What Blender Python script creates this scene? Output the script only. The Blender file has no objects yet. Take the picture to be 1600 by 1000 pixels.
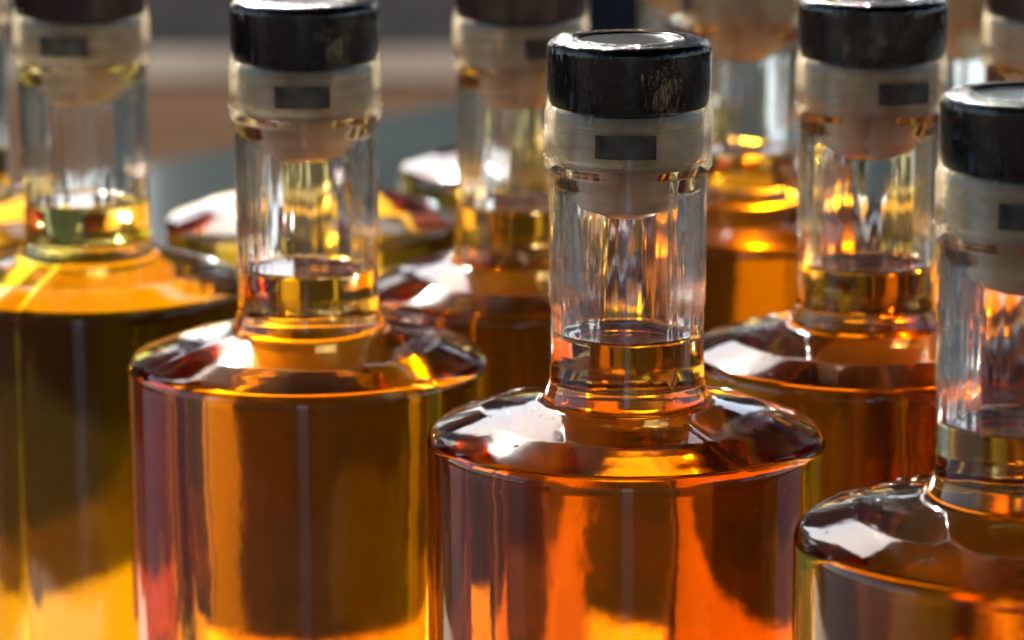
import bpy, bmesh, math, random
from mathutils import Vector, Matrix
from mathutils import noise as mnoise

S = bpy.context.scene
C = S.collection
PI = math.pi
mm = 0.001
R = math.radians

# ------------------------------------------------------------ camera
# z = 0 is the shoulder rim plane of the bottles lifted by TABLE (bottle height to the rim)
RIM = 0.150                       # shoulder rim above the table top
TABLE_TOP = 0.75
BASE = TABLE_TOP + 0.0123          # on the board
Z0 = BASE + RIM
cam_d = bpy.data.cameras.new('camera')
cam = bpy.data.objects.new('camera', cam_d)
C.objects.link(cam)
S.camera = cam
cam.location = (0, 0, Z0 + 0.1682)
PITCH = 0.2146
cam.rotation_euler = (PI/2 - PITCH, 0, 0)
cam_d.sensor_width = 36
cam_d.lens = 5012/1600*36
cam_d.clip_start = 0.02
cam_d.clip_end = 500
cam_d.dof.use_dof = True
cam_d.dof.focus_distance = 0.650
cam_d.dof.aperture_fstop = 14.0
cam_d.dof.aperture_blades = 9

# ------------------------------------------------------------ sky and sun
SUN_EL, SUN_AZ = R(36), R(-15)    # azimuth from +Y, negative = left
w = bpy.data.worlds.new("World")
S.world = w
w.use_nodes = True
nt = w.node_tree
bg = nt.nodes['Background']
sky = nt.nodes.new('ShaderNodeTexSky')
sky.sky_type = 'NISHITA'
sky.sun_disc = False
sky.sun_elevation = SUN_EL
sky.sun_rotation = SUN_AZ
sky.dust_density = 1.2
nt.links.new(sky.outputs[0], bg.inputs[0])
bg.inputs[1].default_value = 0.075

sd = bpy.data.lights.new('sun', 'SUN')
sun = bpy.data.objects.new('sun', sd)
C.objects.link(sun)
sd.energy = 5.0
sd.angle = R(0.6)
sd.color = (1.0, 0.95, 0.86)
sdir = Vector((math.sin(SUN_AZ)*math.cos(SUN_EL), math.cos(SUN_AZ)*math.cos(SUN_EL), math.sin(SUN_EL)))
sun.rotation_euler = sdir.to_track_quat('Z', 'Y').to_euler()
sun.location = sdir*5 + Vector((0, 0, 1))

S.view_settings.view_transform = 'Standard'
S.view_settings.look = 'None'
S.view_settings.exposure = 2.1
S.view_settings.gamma = 1
S.render.engine = 'CYCLES'
cy = S.cycles
cy.max_bounces = 32
cy.transmission_bounces = 32
cy.glossy_bounces = 16
cy.diffuse_bounces = 3
cy.transparent_max_bounces = 32
cy.sample_clamp_indirect = 800
cy.caustics_reflective = True
cy.caustics_refractive = True
cy.blur_glossy = 0.0
cy.use_denoising = True

# ------------------------------------------------------------ helpers
def new_obj(name, me, mat=None, parent=None, smooth=True):
    o = bpy.data.objects.new(name, me)
    C.objects.link(o)
    if mat: me.materials.append(mat)
    if parent: o.parent = parent
    if smooth:
        for p in me.polygons: p.use_smooth = True
    return o

def mesh_from(verts, faces, name='m'):
    me = bpy.data.meshes.new(name)
    me.from_pydata(verts, [], faces)
    me.update()
    return me

def fillet(pts, seg=6):
    """pts: list of (r, z[, radius]); round the corners that carry a radius"""
    out = []
    n = len(pts)
    for i, p in enumerate(pts):
        rad = p[2] if len(p) > 2 else 0
        P = Vector((p[0], p[1]))
        if rad <= 0 or i in (0, n-1):
            out.append((P.x, P.y)); continue
        A = Vector(pts[i-1][:2]); B = Vector(pts[i+1][:2])
        a = (A-P).normalized(); b = (B-P).normalized()
        ang = a.angle(b)
        if ang > PI-0.01:
            out.append((P.x, P.y)); continue
        t = rad/math.tan(ang/2)
        t = min(t, (A-P).length*0.49, (B-P).length*0.49)
        rr = t*math.tan(ang/2)
        c = P + (a+b).normalized()*(rr/math.sin(ang/2))
        s0 = P + a*t - c; s1 = P + b*t - c
        a0 = math.atan2(s0.y, s0.x); a1 = math.atan2(s1.y, s1.x)
        d = a1-a0
        while d > PI: d -= 2*PI
        while d < -PI: d += 2*PI
        for k in range(seg+1):
            th = a0 + d*k/seg
            out.append((c.x+rr*math.cos(th), c.y+rr*math.sin(th)))
    return out

def resample(prof, step):
    out = [prof[0]]
    for a, b in zip(prof[:-1], prof[1:]):
        L = math.hypot(b[0]-a[0], b[1]-a[1])
        k = max(1, int(L/step))
        for j in range(1, k+1):
            out.append((a[0]+(b[0]-a[0])*j/k, a[1]+(b[1]-a[1])*j/k))
    return out

def lathe(prof, n=96, disp=None, name='m'):
    """prof (r,z) in mm, in order so that walking up the outside gives outward normals."""
    verts = []; rings = []
    for (r, z) in prof:
        if r < 1e-4:
            rings.append([len(verts)]*n); verts.append((0, 0, z*mm)); continue
        ring = []
        for k in range(n):
            a = 2*PI*k/n
            rr, zz = r, z
            if disp: rr, zz = disp(r, z, a)
            ring.append(len(verts)); verts.append((rr*mm*math.cos(a), rr*mm*math.sin(a), zz*mm))
        rings.append(ring)
    faces = []
    for A, B in zip(rings[:-1], rings[1:]):
        for k in range(n):
            k2 = (k+1) % n
            f = [A[k], A[k2], B[k2], B[k]]
            g = []
            for v in f:
                if v not in g: g.append(v)
            if len(g) > 2: faces.append(g)
    return mesh_from(verts, faces, name)

# ------------------------------------------------------------ materials
def mat(name):
    m = bpy.data.materials.new(name); m.use_nodes = True
    return m, m.node_tree, m.node_tree.nodes['Principled BSDF'], m.node_tree.nodes['Material Output']

def noise_node(nt, scale, detail=4, vec=None, rough=0.5):
    n = nt.nodes.new('ShaderNodeTexNoise')
    n.inputs['Scale'].default_value = scale; n.inputs['Detail'].default_value = detail
    n.inputs['Roughness'].default_value = rough
    if vec is not None: nt.links.new(vec, n.inputs['Vector'])
    return n

def obj_coords(nt, scale=(1, 1, 1)):
    t = nt.nodes.new('ShaderNodeTexCoord')
    mp = nt.nodes.new('ShaderNodeMapping')
    mp.inputs['Scale'].default_value = scale
    nt.links.new(t.outputs['Object'], mp.inputs['Vector'])
    return mp.outputs[0]

def bump(nt, height, strength, dist):
    b = nt.nodes.new('ShaderNodeBump')
    b.inputs['Strength'].default_value = strength; b.inputs['Distance'].default_value = dist
    nt.links.new(height, b.inputs['Height'])
    return b.outputs[0]

def ramp(nt, fac, stops):
    r = nt.nodes.new('ShaderNodeValToRGB')
    e = r.color_ramp.elements
    while len(e) > 1: e.remove(e[-1])
    e[0].position = stops[0][0]; e[0].color = (*stops[0][1], 1)
    for p, c in stops[1:]:
        q = e.new(p); q.color = (*c, 1)
    nt.links.new(fac, r.inputs[0])
    return r.outputs[0]

def glass_mat():
    m, nt, p, out = mat('clear_glass')
    nt.nodes.remove(p)
    g = nt.nodes.new('ShaderNodeBsdfGlass')
    g.inputs['IOR'].default_value = 1.5
    g.inputs['Roughness'].default_value = 0.05
    g.inputs['Color'].default_value = (0.985, 0.99, 0.985, 1)
    n = noise_node(nt, 300, 1.5, obj_coords(nt, (1, 1, 0.6)))
    nt.links.new(bump(nt, n.outputs[0], 0.06, 0.0004), g.inputs['Normal'])
    nt.links.new(g.outputs[0], out.inputs['Surface'])
    return m

def thin_glass_mat():
    m, nt, p, out = mat('thin_clear_glass')
    nt.nodes.remove(p)
    tr = nt.nodes.new('ShaderNodeBsdfTransparent'); tr.inputs['Color'].default_value = (0.98, 0.985, 0.98, 1)
    gl = nt.nodes.new('ShaderNodeBsdfGlossy'); gl.inputs['Roughness'].default_value = 0.05
    fr = nt.nodes.new('ShaderNodeFresnel'); fr.inputs['IOR'].default_value = 1.5
    # the ray never bends in the thin wall, so the back side must not see total reflection
    geo = nt.nodes.new('ShaderNodeNewGeometry')
    mi = nt.nodes.new('ShaderNodeMix'); mi.data_type = 'FLOAT'
    mi.inputs[2].default_value = 1.5; mi.inputs[3].default_value = 1/1.5
    nt.links.new(geo.outputs['Backfacing'], mi.inputs[0])
    nt.links.new(mi.outputs[0], fr.inputs['IOR'])
    n = noise_node(nt, 330, 3, obj_coords(nt, (1, 1, 0.6)))
    nt.links.new(bump(nt, n.outputs[0], 0.3, 0.0004), gl.inputs['Normal'])
    ms = nt.nodes.new('ShaderNodeMixShader')
    nt.links.new(fr.outputs[0], ms.inputs[0]); nt.links.new(tr.outputs[0], ms.inputs[1]); nt.links.new(gl.outputs[0], ms.inputs[2])
    nt.links.new(ms.outputs[0], out.inputs['Surface'])
    return m

def liquid_mat(name, sig):
    m, nt, p, out = mat(name)
    nt.nodes.remove(p)
    g = nt.nodes.new('ShaderNodeBsdfGlass')
    g.inputs['Roughness'].default_value = 0.0
    g.inputs['Color'].default_value = (1, 1, 1, 1)
    a = nt.nodes.new('ShaderNodeAttribute'); a.attribute_name = 'ior'
    nt.links.new(a.outputs['Fac'], g.inputs['IOR'])
    nt.links.new(g.outputs[0], out.inputs['Surface'])
    d = max(sig)
    v = nt.nodes.new('ShaderNodeVolumeAbsorption')
    v.inputs['Density'].default_value = d
    v.inputs['Color'].default_value = (*[1-s/d for s in sig], 1)
    nt.links.new(v.outputs[0], out.inputs['Volume'])
    return m

def cap_mat():
    m, nt, p, out = mat('black_plastic')
    p.inputs['Base Color'].default_value = (0.006, 0.006, 0.007, 1)
    p.inputs['Roughness'].default_value = 0.2
    p.inputs['Specular IOR Level'].default_value = 0.3
    v = obj_coords(nt)
    n = noise_node(nt, 2500, 3, v)
    nt.links.new(bump(nt, n.outputs[0], 0.25, 0.0001), p.inputs['Normal'])
    return m

def plug_mat():
    m, nt, p, out = mat('milky_plastic')
    v = obj_coords(nt)
    n = noise_node(nt, 180, 4, v)
    nt.links.new(ramp(nt, n.outputs[0], [(0.3, (0.62, 0.47, 0.31)), (0.7, (0.80, 0.67, 0.50))]), p.inputs['Base Color'])
    p.inputs['Subsurface Radius'].default_value = (1.0, 0.7, 0.45); p.inputs['Subsurface Scale'].default_value = 0.009
    p.inputs['Roughness'].default_value = 0.22
    p.inputs['Subsurface Weight'].default_value = 0.7
    return m

def film_mat():
    m, nt, p, out = mat('shrink_film')
    nt.nodes.remove(p)
    tr = nt.nodes.new('ShaderNodeBsdfTransparent')
    tr.inputs['Color'].default_value = (0.985, 0.985, 0.985, 1)
    gl = nt.nodes.new('ShaderNodeBsdfGlossy')
    gl.inputs['Roughness'].default_value = 0.05
    gl.inputs['Color'].default_value = (1, 1, 1, 1)
    fr = nt.nodes.new('ShaderNodeFresnel'); fr.inputs['IOR'].default_value = 1.45
    v = obj_coords(nt, (1, 1, 0.10))
    n1 = noise_node(nt, 700, 4, v)
    v2 = obj_coords(nt, (1, 1, 0.5))
    n2 = noise_node(nt, 260, 3, v2)
    mx = nt.nodes.new('ShaderNodeMath'); mx.operation = 'ADD'
    nt.links.new(n1.outputs[0], mx.inputs[0]); nt.links.new(n2.outputs[0], mx.inputs[1])
    b = bump(nt, mx.outputs[0], 1.0, 0.0006)
    nt.links.new(b, gl.inputs['Normal'])
    ms = nt.nodes.new('ShaderNodeMixShader')
    nt.links.new(fr.outputs[0], ms.inputs[0])
    nt.links.new(tr.outputs[0], ms.inputs[1]); nt.links.new(gl.outputs[0], ms.inputs[2])
    nt.links.new(ms.outputs[0], out.inputs['Surface'])
    return m

def strip_mat():
    m, nt, p, out = mat('dark_foil')
    v = obj_coords(nt)
    n = noise_node(nt, 120, 3, v)
    nt.links.new(ramp(nt, n.outputs[0], [(0.40, (0.022, 0.020, 0.016)), (0.60, (0.11, 0.10, 0.085))]), p.inputs['Base Color'])
    p.inputs['Roughness'].default_value = 0.3
    return m

M_GLASS = glass_mat(); M_THIN = thin_glass_mat(); M_CAP = cap_mat(); M_PLUG = plug_mat(); M_FILM = film_mat(); M_STRIP = strip_mat()
M_CAP2 = cap_mat(); M_CAP2.name = 'brown_plastic'; M_CAP2.node_tree.nodes['Principled BSDF'].inputs['Base Color'].default_value = (0.055, 0.020, 0.022, 1)
M_AMBER = liquid_mat('amber_spirit', (3.5, 13.6, 52.0))
M_GOLD = liquid_mat('golden_spirit', (5.0, 8.5, 58.0))

# ------------------------------------------------------------ surroundings: table, ground, kerb, wall
def table_mat():
    m, nt, p, out = mat('painted_table')
    v = obj_coords(nt)
    n = noise_node(nt, 8, 5, v)
    nt.links.new(ramp(nt, n.outputs[0], [(0.35, (0.018, 0.026, 0.027)), (0.7, (0.026, 0.036, 0.036))]), p.inputs['Base Color'])
    p.inputs['Roughness'].default_value = 0.11
    p.inputs['Specular IOR Level'].default_value = 0.5
    n2 = noise_node(nt, 60, 3, v)
    nt.links.new(bump(nt, n2.outputs[0], 0.05, 0.0005), p.inputs['Normal'])
    return m
M_TABLE = table_mat()

def box_me(x0, x1, y0, y1, z0, z1, bev=0.0, name='m'):
    bm = bmesh.new()
    bmesh.ops.create_cube(bm, size=1)
    for v in bm.verts:
        v.co = Vector(((x0+x1)/2 + v.co.x*(x1-x0), (y0+y1)/2 + v.co.y*(y1-y0), (z0+z1)/2 + v.co.z*(z1-z0)))
    if bev > 0:
        bmesh.ops.bevel(bm, geom=bm.edges[:], offset=bev, segments=2, affect='EDGES', profile=0.6)
    me = bpy.data.meshes.new(name); bm.to_mesh(me); bm.free()
    return me

# far edge runs through (-0.226,1.975) and (-0.040,2.250)
e0 = Vector((-0.226, 1.975)); e1 = Vector((-0.040, 2.250))
u = (e1-e0).normalized()                 # along the far-left edge
th = math.atan2(u.y, u.x)
tbl = bpy.data.objects.new('table', None); C.objects.link(tbl)
tbl.location = (e0.x, e0.y, 0); tbl.rotation_euler = (0, 0, th)
tbl['label'] = 'smooth grey green table top that all the bottles stand on'; tbl['category'] = 'table'
TX0, TX1, TY0, TY1 = -2.15, 1.1, -1.75, 0.0
new_obj('table_top', box_me(TX0, TX1, TY0, TY1, TABLE_TOP-0.03, TABLE_TOP, 0.003), M_TABLE, tbl, False)
for lx in (TX0+.08, TX1-.08):
    for ly in (TY0+.08, TY1-.08):
        new_obj('leg', box_me(lx-.03, lx+.03, ly-.03, ly+.03, 0.0, TABLE_TOP-0.031, 0.004), M_TABLE, tbl, False)

def ground_mat():
    m, nt, p, out = mat('brown_paving')
    v = obj_coords(nt)
    n = noise_node(nt, 1.3, 6, v)
    nt.links.new(ramp(nt, n.outputs[0], [(0.3, (0.032, 0.018, 0.010)), (0.7, (0.058, 0.034, 0.021))]), p.inputs['Base Color'])
    p.inputs['Roughness'].default_value = 1.0
    p.inputs['Specular IOR Level'].default_value = 0.0
    return m
gme = mesh_from([(-60, -40, 0), (60, -40, 0), (60, 80, 0), (-60, 80, 0)], [(0, 1, 2, 3)])
g = new_obj('ground', gme, ground_mat(), None, False); g['kind'] = 'structure'

def plain(name, c1, c2, sc, rough=0.8):
    m, nt, p, out = mat(name)
    v = obj_coords(nt)
    n = noise_node(nt, sc, 5, v)
    nt.links.new(ramp(nt, n.outputs[0], [(0.3, c1), (0.7, c2)]), p.inputs['Base Color'])
    p.inputs['Roughness'].default_value = rough
    p.inputs['Specular IOR Level'].default_value = 0.0 if rough > 0.75 else 0.5
    return m
k = new_obj('path', box_me(-12, 12, 7.60, 8.12, 0.0, 0.015, 0.004), plain('pale_stone', (.07, .056, .045), (.11, .09, .073), 3), None, False)
k['kind'] = 'structure'
k.rotation_euler = (0, 0, R(0.8))
rd = new_obj('road', mesh_from([(-20, 7.90, 0.004), (20, 8.50, 0.004), (20, 15.9, 0.004), (-20, 15.9, 0.004)], [(0, 1, 2, 3)]), plain('asphalt', (.009, .0088, .0088), (.018, .017, .017), 3, 0.9), None, False)
rd['kind'] = 'structure'
BM = plain('dark_render', (0.11, 0.085, 0.065), (0.18, 0.14, 0.11), 0.7)  # rear blocks are added out of view to limit and shape the sky light
wl = new_obj('building', box_me(-1.9, 2.7, 16, 22, 0.0, 13.3, 0.01), BM, None, False)
wl['label'] = 'brown grey block added out of view straight behind the bottles to darken reflections'; wl['category'] = 'building'
wl = new_obj('building', box_me(7.0, 16, 16, 22, 0.0, 13.3, 0.01), BM, None, False)
wl['label'] = 'dark grey block added out of view behind on the right, framing the sky gap'; wl['category'] = 'building'
wl = new_obj('building', box_me(-24, -6.8, 16, 22, 0.0, 13.0, 0.01), BM, None, False)
wl['label'] = 'dark grey block added out of view behind on the left, narrowing the sky gap'; wl['category'] = 'building'
brd = new_obj('bounce_board', box_me(-.30, .225, .535, 1.03, TABLE_TOP-0.0001, TABLE_TOP+0.012, 0.002), plain('pale_bounce', (.72, .63, .49), (.82, .74, .60), 20, 0.3), None, False)  # board added to bounce light up through the liquor
brd['label'] = 'pale unseen board added under the bottles to brighten the liquor'; brd['category'] = 'board'
fc = new_obj('building', box_me(-12, -.6, -7, -6, 0, 9, 0.01), plain('dark_brick', (.020, .019, .020), (.034, .031, .032), 2), None, False)
fc['label'] = 'dark building left behind the viewer, mirrored in the bottle fronts'; fc['category'] = 'building'
fc = new_obj('building', box_me(.3, 12, -7, -6, 0, 9, 0.01), fc.data.materials[0], None, False)
fc['label'] = 'dark building right behind the viewer, mirrored in the bottle fronts'; fc['category'] = 'building'
# dark market awning: stands over the near bottles and is mirrored in their shoulders
aw = bpy.data.objects.new('awning', None); C.objects.link(aw); aw.location = (1.2, -0.4, 0)
aw['label'] = 'dark awning above the table, mirrored black in the bottle shoulders'; aw['category'] = 'awning'
DK = plain('dark_fabric', (.020, .020, .022), (.03, .03, .032), 3)
new_obj('canopy', box_me(-3.0, 1.8, -2.1, 2.68, 2.30, 2.33, 0.005), DK, aw, False)
for px_, py_ in ((-2.9, -2.0), (1.7, -2.0), (1.7, 2.6)):
    new_obj('pole', box_me(px_-.02, px_+.02, py_-.02, py_+.02, 0, 2.298, 0.003), DK, aw, False)

for nm, x0_, x1_, side in (('left', -4.6, -1.05, 'left'), ('right', 0.0, 3.4, 'right')):  # unseen canopies added to block bright sky from the shoulder reflections
    a2 = bpy.data.objects.new('awning', None); C.objects.link(a2); a2.location = ((x0_+x1_)/2, 4.0, 0)
    a2['label'] = 'dark canopy added out of view behind, on the ' + side + ' side, to cut sky patches in the glass'; a2['category'] = 'awning'
    hw = (x1_-x0_)/2
    new_obj('canopy', box_me(-hw, hw, -1.2, 1.0, 2.36, 2.39, 0.005), DK, a2, False)
    for sx in (-1, 1):
        new_obj('pole', box_me(sx*(hw-.06)-.02, sx*(hw-.06)+.02, 0.9, 0.94, 0, 2.358, 0.003), DK, a2, False)

# ------------------------------------------------------------ bottle
LIQ = 21.9
OUT = fillet([(0, -145), (30, -148.2, 6), (37.0, -150, 3), (42.4, -149.6, 5), (42.4, -0.2, 3.3),
              (31.0, 3.9, 20), (17.7, 7.1, 3.0), (16.4, 11.5, 4), (16.2, 18, 8), (16.2, 56.2, 0.8), (17.3, 57.4, 1.0), (17.3, 68.3, 0.8),
              (16.6, 69.0, 0.4)], 8)
INN_ALL = fillet([(0, -139), (28, -142, 6), (38.9, -144.4, 8), (39.1, -2.6, 2.0),
              (29.0, -1.2, 16), (16.0, 1.5, 4.5), (13.7, 10.0, 4), (13.1, 17.0, 8), (13.1, 52.5, 4), (15.6, 58.0, 2), (15.9, 69.0, 0)], 8)
def wavy(r, z, a):
    """uneven inner wall of pressed glass: slow vertical flutes in the neck"""
    if z > 12 and z < 54:
        k_ = min(1, (z-12)/6)*min(1, (54-z)/5)
        n = mnoise.noise(Vector((math.cos(a)*2.4, math.sin(a)*2.4, z*0.025)))
        n2 = mnoise.noise(Vector((math.cos(a)*8.0+5, math.sin(a)*8.0, z*0.03)))
        return r + k_*(0.40*n + 0.13*n2), z
    if z <= 12 and z > -140:
        n = mnoise.noise(Vector((math.cos(a)*1.6, math.sin(a)*1.6, z*0.03)))
        return r + 0.14*n*min(1, max(0, (12-z)/10)), z
    return r, z
def outer_disp(r, z, a):
    d = 0
    if z > -148 and z < 56 and r > 15:
        # mould seams, two opposite
        for s in (0.0, PI):
            x = (a - s + PI) % (2*PI) - PI
            d += 0.22*math.exp(-(x*r/0.35)**2)
        d += 0.05*mnoise.noise(Vector((math.cos(a)*4, math.sin(a)*4, z*0.05)))
    if 5 > z > -1 or z < -3 or z > 12: return r + d*(1 if (z < -3 or z > 12) else 0), z + d*(1 if -1 < z < 5 else 0)
    return r + d*0.7, z + d*0.5

NSEG = 160
def split_inner():
    pts = resample(INN_ALL, 3.0)
    below = [p for p in pts if p[1] < LIQ-0.3]
    above = [p for p in pts if p[1] > LIQ+0.3]
    # radius at LIQ
    a, b = below[-1], above[0]
    t = (LIQ-a[1])/(b[1]-a[1])
    rl = a[0]+(b[0]-a[0])*t
    return below, above, rl
below, above, RL = split_inner()
# non-uniform segmentation: finer near the seams is not needed at this size
outp = resample(OUT, 2.5)
# outside upwards, over the lip, then down the inside to the liquid line
glass_prof = outp + [(16.5, 69.2), (16.1, 69.2)] + list(reversed(above)) + [(RL, LIQ)]
n_out = len(outp)+1
def glass_mesh():
    verts = []; rings = []
    for i, (r, z) in enumerate(glass_prof):
        if r < 1e-4:
            rings.append([len(verts)]*NSEG); verts.append((0, 0, z*mm)); continue
        ring = []
        for k in range(NSEG):
            a = 2*PI*k/NSEG
            rr, zz = outer_disp(r, z, a) if i < n_out else wavy(r, z, a)
            ring.append(len(verts)); verts.append((rr*mm*math.cos(a), rr*mm*math.sin(a), zz*mm))
        rings.append(ring)
    faces = []
    for A, B in zip(rings[:-1], rings[1:]):
        for k in range(NSEG):
            k2 = (k+1) % NSEG
            g = []
            for v in (A[k], A[k2], B[k2], B[k]):
                if v not in g: g.append(v)
            if len(g) > 2: faces.append(g)
    me = mesh_from(verts, faces, 'glass')
    me.materials.append(M_GLASS); me.materials.append(M_THIN)
    for p in me.polygons:
        if p.center.z > 56.2*mm: p.material_index = 1
    return me
def liquid_mesh():
    prof = below + [(RL, LIQ), (RL-0.35, LIQ-0.30), (RL-1.0, LIQ-0.55), (RL-2.0, LIQ-0.68), (RL-5, LIQ-0.72), (0, LIQ-0.72)]
    nb = len(below)
    verts = []; rings = []
    for i, (r, z) in enumerate(prof):
        if r < 1e-4:
            rings.append([len(verts)]*NSEG); verts.append((0, 0, z*mm)); continue
        ring = []
        for k in range(NSEG):
            a = 2*PI*k/NSEG
            rr, zz = wavy(r, z, a)
            ring.append(len(verts)); verts.append((rr*mm*math.cos(a), rr*mm*math.sin(a), zz*mm))
        rings.append(ring)
    faces = []; ior = []
    for i, (A, B) in enumerate(zip(rings[:-1], rings[1:])):
        for k in range(NSEG):
            k2 = (k+1) % NSEG
            g = []
            for v in (A[k], A[k2], B[k2], B[k]):
                if v not in g: g.append(v)
            if len(g) > 2:
                faces.append(g); ior.append(1.362/1.5 if i < nb else 1.362)
    me = mesh_from(verts, faces, 'liquid')
    at = me.attributes.new('ior', 'FLOAT', 'FACE')
    at.data.foreach_set('value', ior)
    return me

CAP = fillet([(0, 68.6), (12.2, 68.6), (12.4, 69.9, 0.2), (16.3, 69.9, 0.5), (16.7, 71.0, 0.5), (16.7, 83.3, 1.9), (12.2, 83.6, 0.8), (11.4, 83.75, 0.2),
              (10.9, 83.3, 0.15), (10.5, 83.2, 0.1), (0, 83.15)], 5)
def cap_disp(r, z, a):
    if z > 70.5 and r > 16:
        n = mnoise.noise(Vector((math.cos(a)*9, math.sin(a)*9, z*0.08)))
        return r + 0.05*n, z
    return r, z
PLUG = fillet([(0, 46.4), (5.5, 46.7, 2), (9.6, 48.4, 3), (12.0, 51.2, 2), (12.6, 53.2, .4), (12.85, 54.2, .3), (13.0, 56.2, .3), (13.3, 56.9, .3),
               (15.0, 58.8, .4), (15.5, 59.4, .3), (15.6, 61.6, .3), (15.2, 61.9, .2), (15.2, 62.6, .2), (15.6, 62.9, .3), (15.6, 65.0, .3), (15.2, 65.3, .2), (15.2, 66.0, .2), (15.6, 66.3, .3), (15.3, 68.5, 0), (0, 68.55)], 3)
FILM = fillet([(16.45, 27.5), (16.45, 55.9, 1.0), (17.5, 57.3, 1.2), (17.55, 68.4, 0.9), (17.15, 69.9, 0.6), (17.15, 83.3, 2.2), (12.6, 84.0, 1), (11.8, 84.05)], 6)
def film_disp(r, z, a):
    c, s = math.cos(a), math.sin(a)
    n = mnoise.noise(Vector((c*7, s*7, z*0.04)))
    n2 = mnoise.noise(Vector((c*20+9, s*20, z*0.10)))
    d = 0.10*max(0, n)+0.06*abs(n2)
    if z < 28.4: d += 0.12
    if z < 30: d += 0.25*max(0, mnoise.noise(Vector((c*2, s*2, 7))))
    zz = z + (1.2*mnoise.noise(Vector((c*1.2, s*1.2, 3))) if z < 28 else 0)
    # the longitudinal seam of the sleeve
    x = (a - 4.55 + PI) % (2*PI) - PI
    d += 0.22*math.exp(-(x*r/0.3)**2)
    return r + d, zz

me_glass = glass_mesh()
me_amber = liquid_mesh(); me_amber.materials.append(M_AMBER)
me_gold = me_amber.copy(); me_gold.materials.clear(); me_gold.materials.append(M_GOLD)
me_cap = lathe(CAP, 128, cap_disp, 'cap'); me_cap.materials.append(M_CAP)
me_cap2 = me_cap.copy(); me_cap2.materials.clear(); me_cap2.materials.append(M_CAP2)
me_plug = lathe(PLUG, 96, None, 'plug'); me_plug.materials.append(M_PLUG)
me_film = lathe(resample(FILM, 1.5), 180, film_disp, 'film'); me_film.materials.append(M_FILM)
for me in (me_glass, me_amber, me_gold, me_cap, me_cap2, me_plug, me_film):
    for p in me.polygons: p.use_smooth = True

def strip_mesh(wid=12.8, z0=61.0, z1=65.9, r=17.75, t=0.08, n=14):
    verts = []; faces = []
    for i in range(n+1):
        a = -PI/2 + (i/n-0.5)*wid/r
        for rr, z in ((r, z0), (r, z1), (r-t, z1), (r-t, z0)):
            verts.append((rr*mm*math.cos(a), rr*mm*math.sin(a), z*mm))
    for i in range(n):
        for j in range(4):
            a = i*4+j; b = i*4+(j+1) % 4
            faces.append((a, b, b+4, a+4))
    faces.append((0, 3, 2, 1)); faces.append((n*4, n*4+1, n*4+2, n*4+3))
    return mesh_from(verts, faces, 'strip')
me_strip = strip_mesh(); me_strip.materials.append(M_STRIP)

def perforation_mesh(z=59.2, r=17.72, n=110):
    verts = []; faces = []
    for i in range(n):
        if i % 12 > 9: continue
        a0 = 2*PI*i/n; a1 = a0 + 2*PI/n*0.55
        b = len(verts)
        for rr in (r, r-0.1):
            for a in (a0, a1):
                for zz in (z, z+0.14):
                    verts.append((rr*mm*math.cos(a), rr*mm*math.sin(a), zz*mm))
        faces += [(b, b+2, b+3, b+1), (b+4, b+5, b+7, b+6), (b, b+1, b+5, b+4), (b+2, b+6, b+7, b+3), (b+1, b+3, b+7, b+5), (b, b+4, b+6, b+2)]
    return mesh_from(verts, faces, 'perforation')
me_perf = perforation_mesh(); me_perf.materials.append(plain('film_edge', (.5, .48, .45), (.6, .58, .55), 50, 0.3))

def drop_mesh(n=260):  # small drops added over shoulder and lower neck to catch sun glints
    rnd = random.Random(4)
    def zr(z):
        best = None
        for (a, b) in zip(OUT[:-1], OUT[1:]):
            if min(a[1], b[1]) <= z <= max(a[1], b[1]) and a[1] > -5:
                t = (z-a[1])/((b[1]-a[1]) or 1)
                return a[0]+(b[0]-a[0])*t, (b[0]-a[0], b[1]-a[1])
        return None
    verts = []; faces = []
    shoulder = [p for p in resample(OUT, 0.5) if -6 < p[1] < 27]
    for i in range(n):
        k = int(len(shoulder)*rnd.random()**1.0*0.98)
        (r, z), (r2, z2) = shoulder[k], shoulder[min(k+1, len(shoulder)-1)]
        if r < 0.1: continue
        tx, tz = r2-r, z2-z; L = math.hypot(tx, tz) or 1
        nr, nz = tz/L, -tx/L
        a = rnd.uniform(0, 2*PI); rad = rnd.choice((0.2, 0.3, 0.4, 0.6)); h = rad*0.3
        N = Vector((nr*math.cos(a), nr*math.sin(a), nz)); P = Vector((r*math.cos(a), r*math.sin(a), z)) + N*0.02
        T = Vector((-math.sin(a), math.cos(a), 0)); B_ = N.cross(T)
        b = len(verts)
        for rr, hh in ((1, 0), (0.8, 0.42), (0.45, 0.82)):
            for q in range(8):
                an = 2*PI*q/8
                verts.append(tuple((P + (T*math.cos(an)+B_*math.sin(an)*1.15)*rad*rr + N*h*hh)*mm))
        verts.append(tuple((P+N*h)*mm))
        for lay in range(2):
            for q in range(8):
                q2 = (q+1) % 8
                faces.append((b+lay*8+q, b+lay*8+q2, b+lay*8+8+q2, b+lay*8+8+q))
        for q in range(8): faces.append((b+16+q, b+16+(q+1) % 8, b+24))
    me = mesh_from(verts, faces, 'drops')
    for p in me.polygons: p.use_smooth = True
    return me
def drop_mat():
    m, nt, p, out = mat('glint_drop')
    nt.nodes.remove(p)
    tr = nt.nodes.new('ShaderNodeBsdfTransparent'); gl = nt.nodes.new('ShaderNodeBsdfGlossy')
    gl.inputs['Roughness'].default_value = 0.04
    fr = nt.nodes.new('ShaderNodeFresnel'); fr.inputs['IOR'].default_value = 1.45
    ms = nt.nodes.new('ShaderNodeMixShader')
    nt.links.new(fr.outputs[0], ms.inputs[0]); nt.links.new(tr.outputs[0], ms.inputs[1]); nt.links.new(gl.outputs[0], ms.inputs[2])
    nt.links.new(ms.outputs[0], out.inputs['Surface'])
    return m
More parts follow.
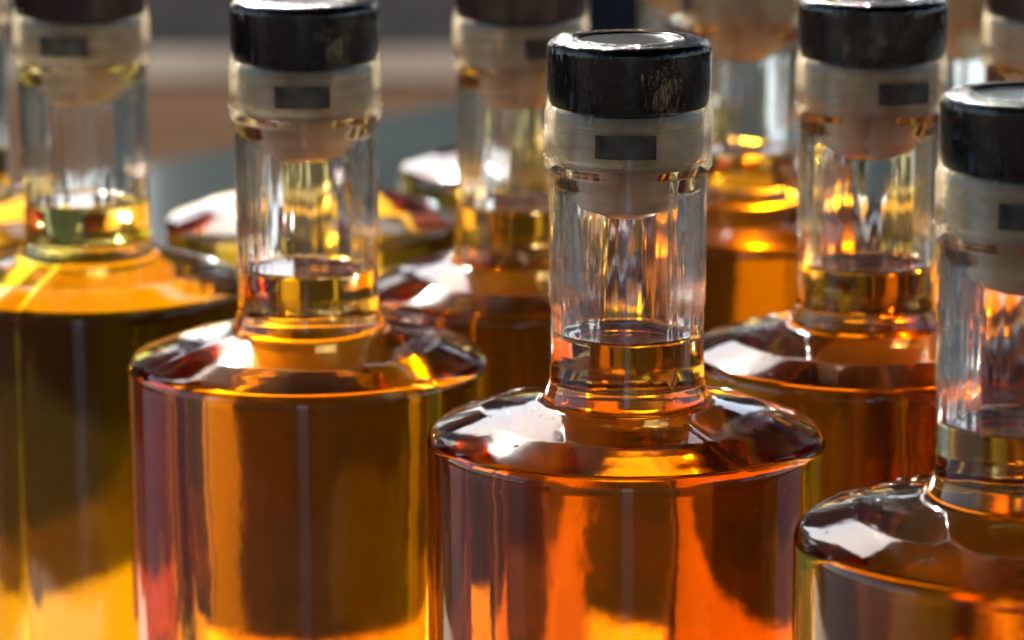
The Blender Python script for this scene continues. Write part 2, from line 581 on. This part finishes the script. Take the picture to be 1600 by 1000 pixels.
me_drops = drop_mesh(); me_drops.materials.append(drop_mat())

GROUP = 'sealed spirit bottles standing in rows on the table'
def bottle(x, y, label, seam_deg, strip_deg, gold=False, brown=False):
    t = bpy.data.objects.new('bottle', None); C.objects.link(t)
    t.location = (x*mm, y*mm, BASE)
    t['label'] = label; t['category'] = 'bottle'; t['group'] = GROUP
    def part(name, me, rot, parent=t):
        o = bpy.data.objects.new(name, me); C.objects.link(o); o.parent = parent
        if parent is t: o.location = (0, 0, RIM)
        o.rotation_euler = (0, 0, R(rot))
        return o
    part('glass_body', me_glass, seam_deg)
    q = part('glint_drops', me_drops, seam_deg*3); q['kind'] = 'stuff'
    part('liquid', me_gold if gold else me_amber, seam_deg)
    part('cap', me_cap2 if brown else me_cap, seam_deg)
    part('plug', me_plug, 0)
    f = part('shrink_sleeve', me_film, strip_deg)
    part('security_strip', me_strip, 0, f)
    q = part('perforation', me_perf, 0, f); q['kind'] = 'stuff'
    return t

B = [
 (24.3, 662.1, 'front bottle in sharp focus with its black cap whole in view', -57, -4, 0),
 (-47.5, 732.3, 'orange gold bottle left of the sharp front one, full rounded shoulder in view', 30, 1, 0),
 (83.2, 737.1, 'black capped bottle behind and right of the sharp one, dark strip turned right', -30, 20, 0),
 (-110.6, 820.4, 'olive gold bottle filling the left edge of the photo, its milky stopper in sun', 75, -8, 1, 1),
 (2.3, 815.4, 'blurred bottle with brown cap at the top edge, between two black capped ones', 10, 24, 0, 1),
 (95.8, 583.9, 'nearest bottle, cut off by the right edge, black cap and dark shoulder', 140, -7, 0),
 (-57.9, 912.8, 'blurred orange bottle whose shoulder shows on both sides of the neck before it', 100, 60, 0),
 (65.3, 904.1, 'blurred bottle whose clear neck rises between the sharp cap and the cap right of it', 20, -80, 0),
 (7, 1000, 'farthest dark orange shoulder showing left of the brown capped bottle', 50, 80, 0),
 (138, 818, 'blurred bottle with plum coloured cap in the top right corner', 70, 90, 0, 1),
 (56, 996, 'far blurred neck standing left of the milky stopper at the top edge', 20, 170, 0),
 (127, 908, 'blurred neck squeezed between two capped bottles at the top right', 40, 120, 0),
 (176, 742, 'bottle just outside the right edge, showing only through the glass before it', 60, 200, 0),
 (190, 600, 'nearest bottle outside the right edge, mirrored in the black capped bottle there', 25, 210, 0),
 (-160, 905, 'blurred brown neck at the far left edge of the photo', 15, 140, 0),
]
for b in B: bottle(*b)
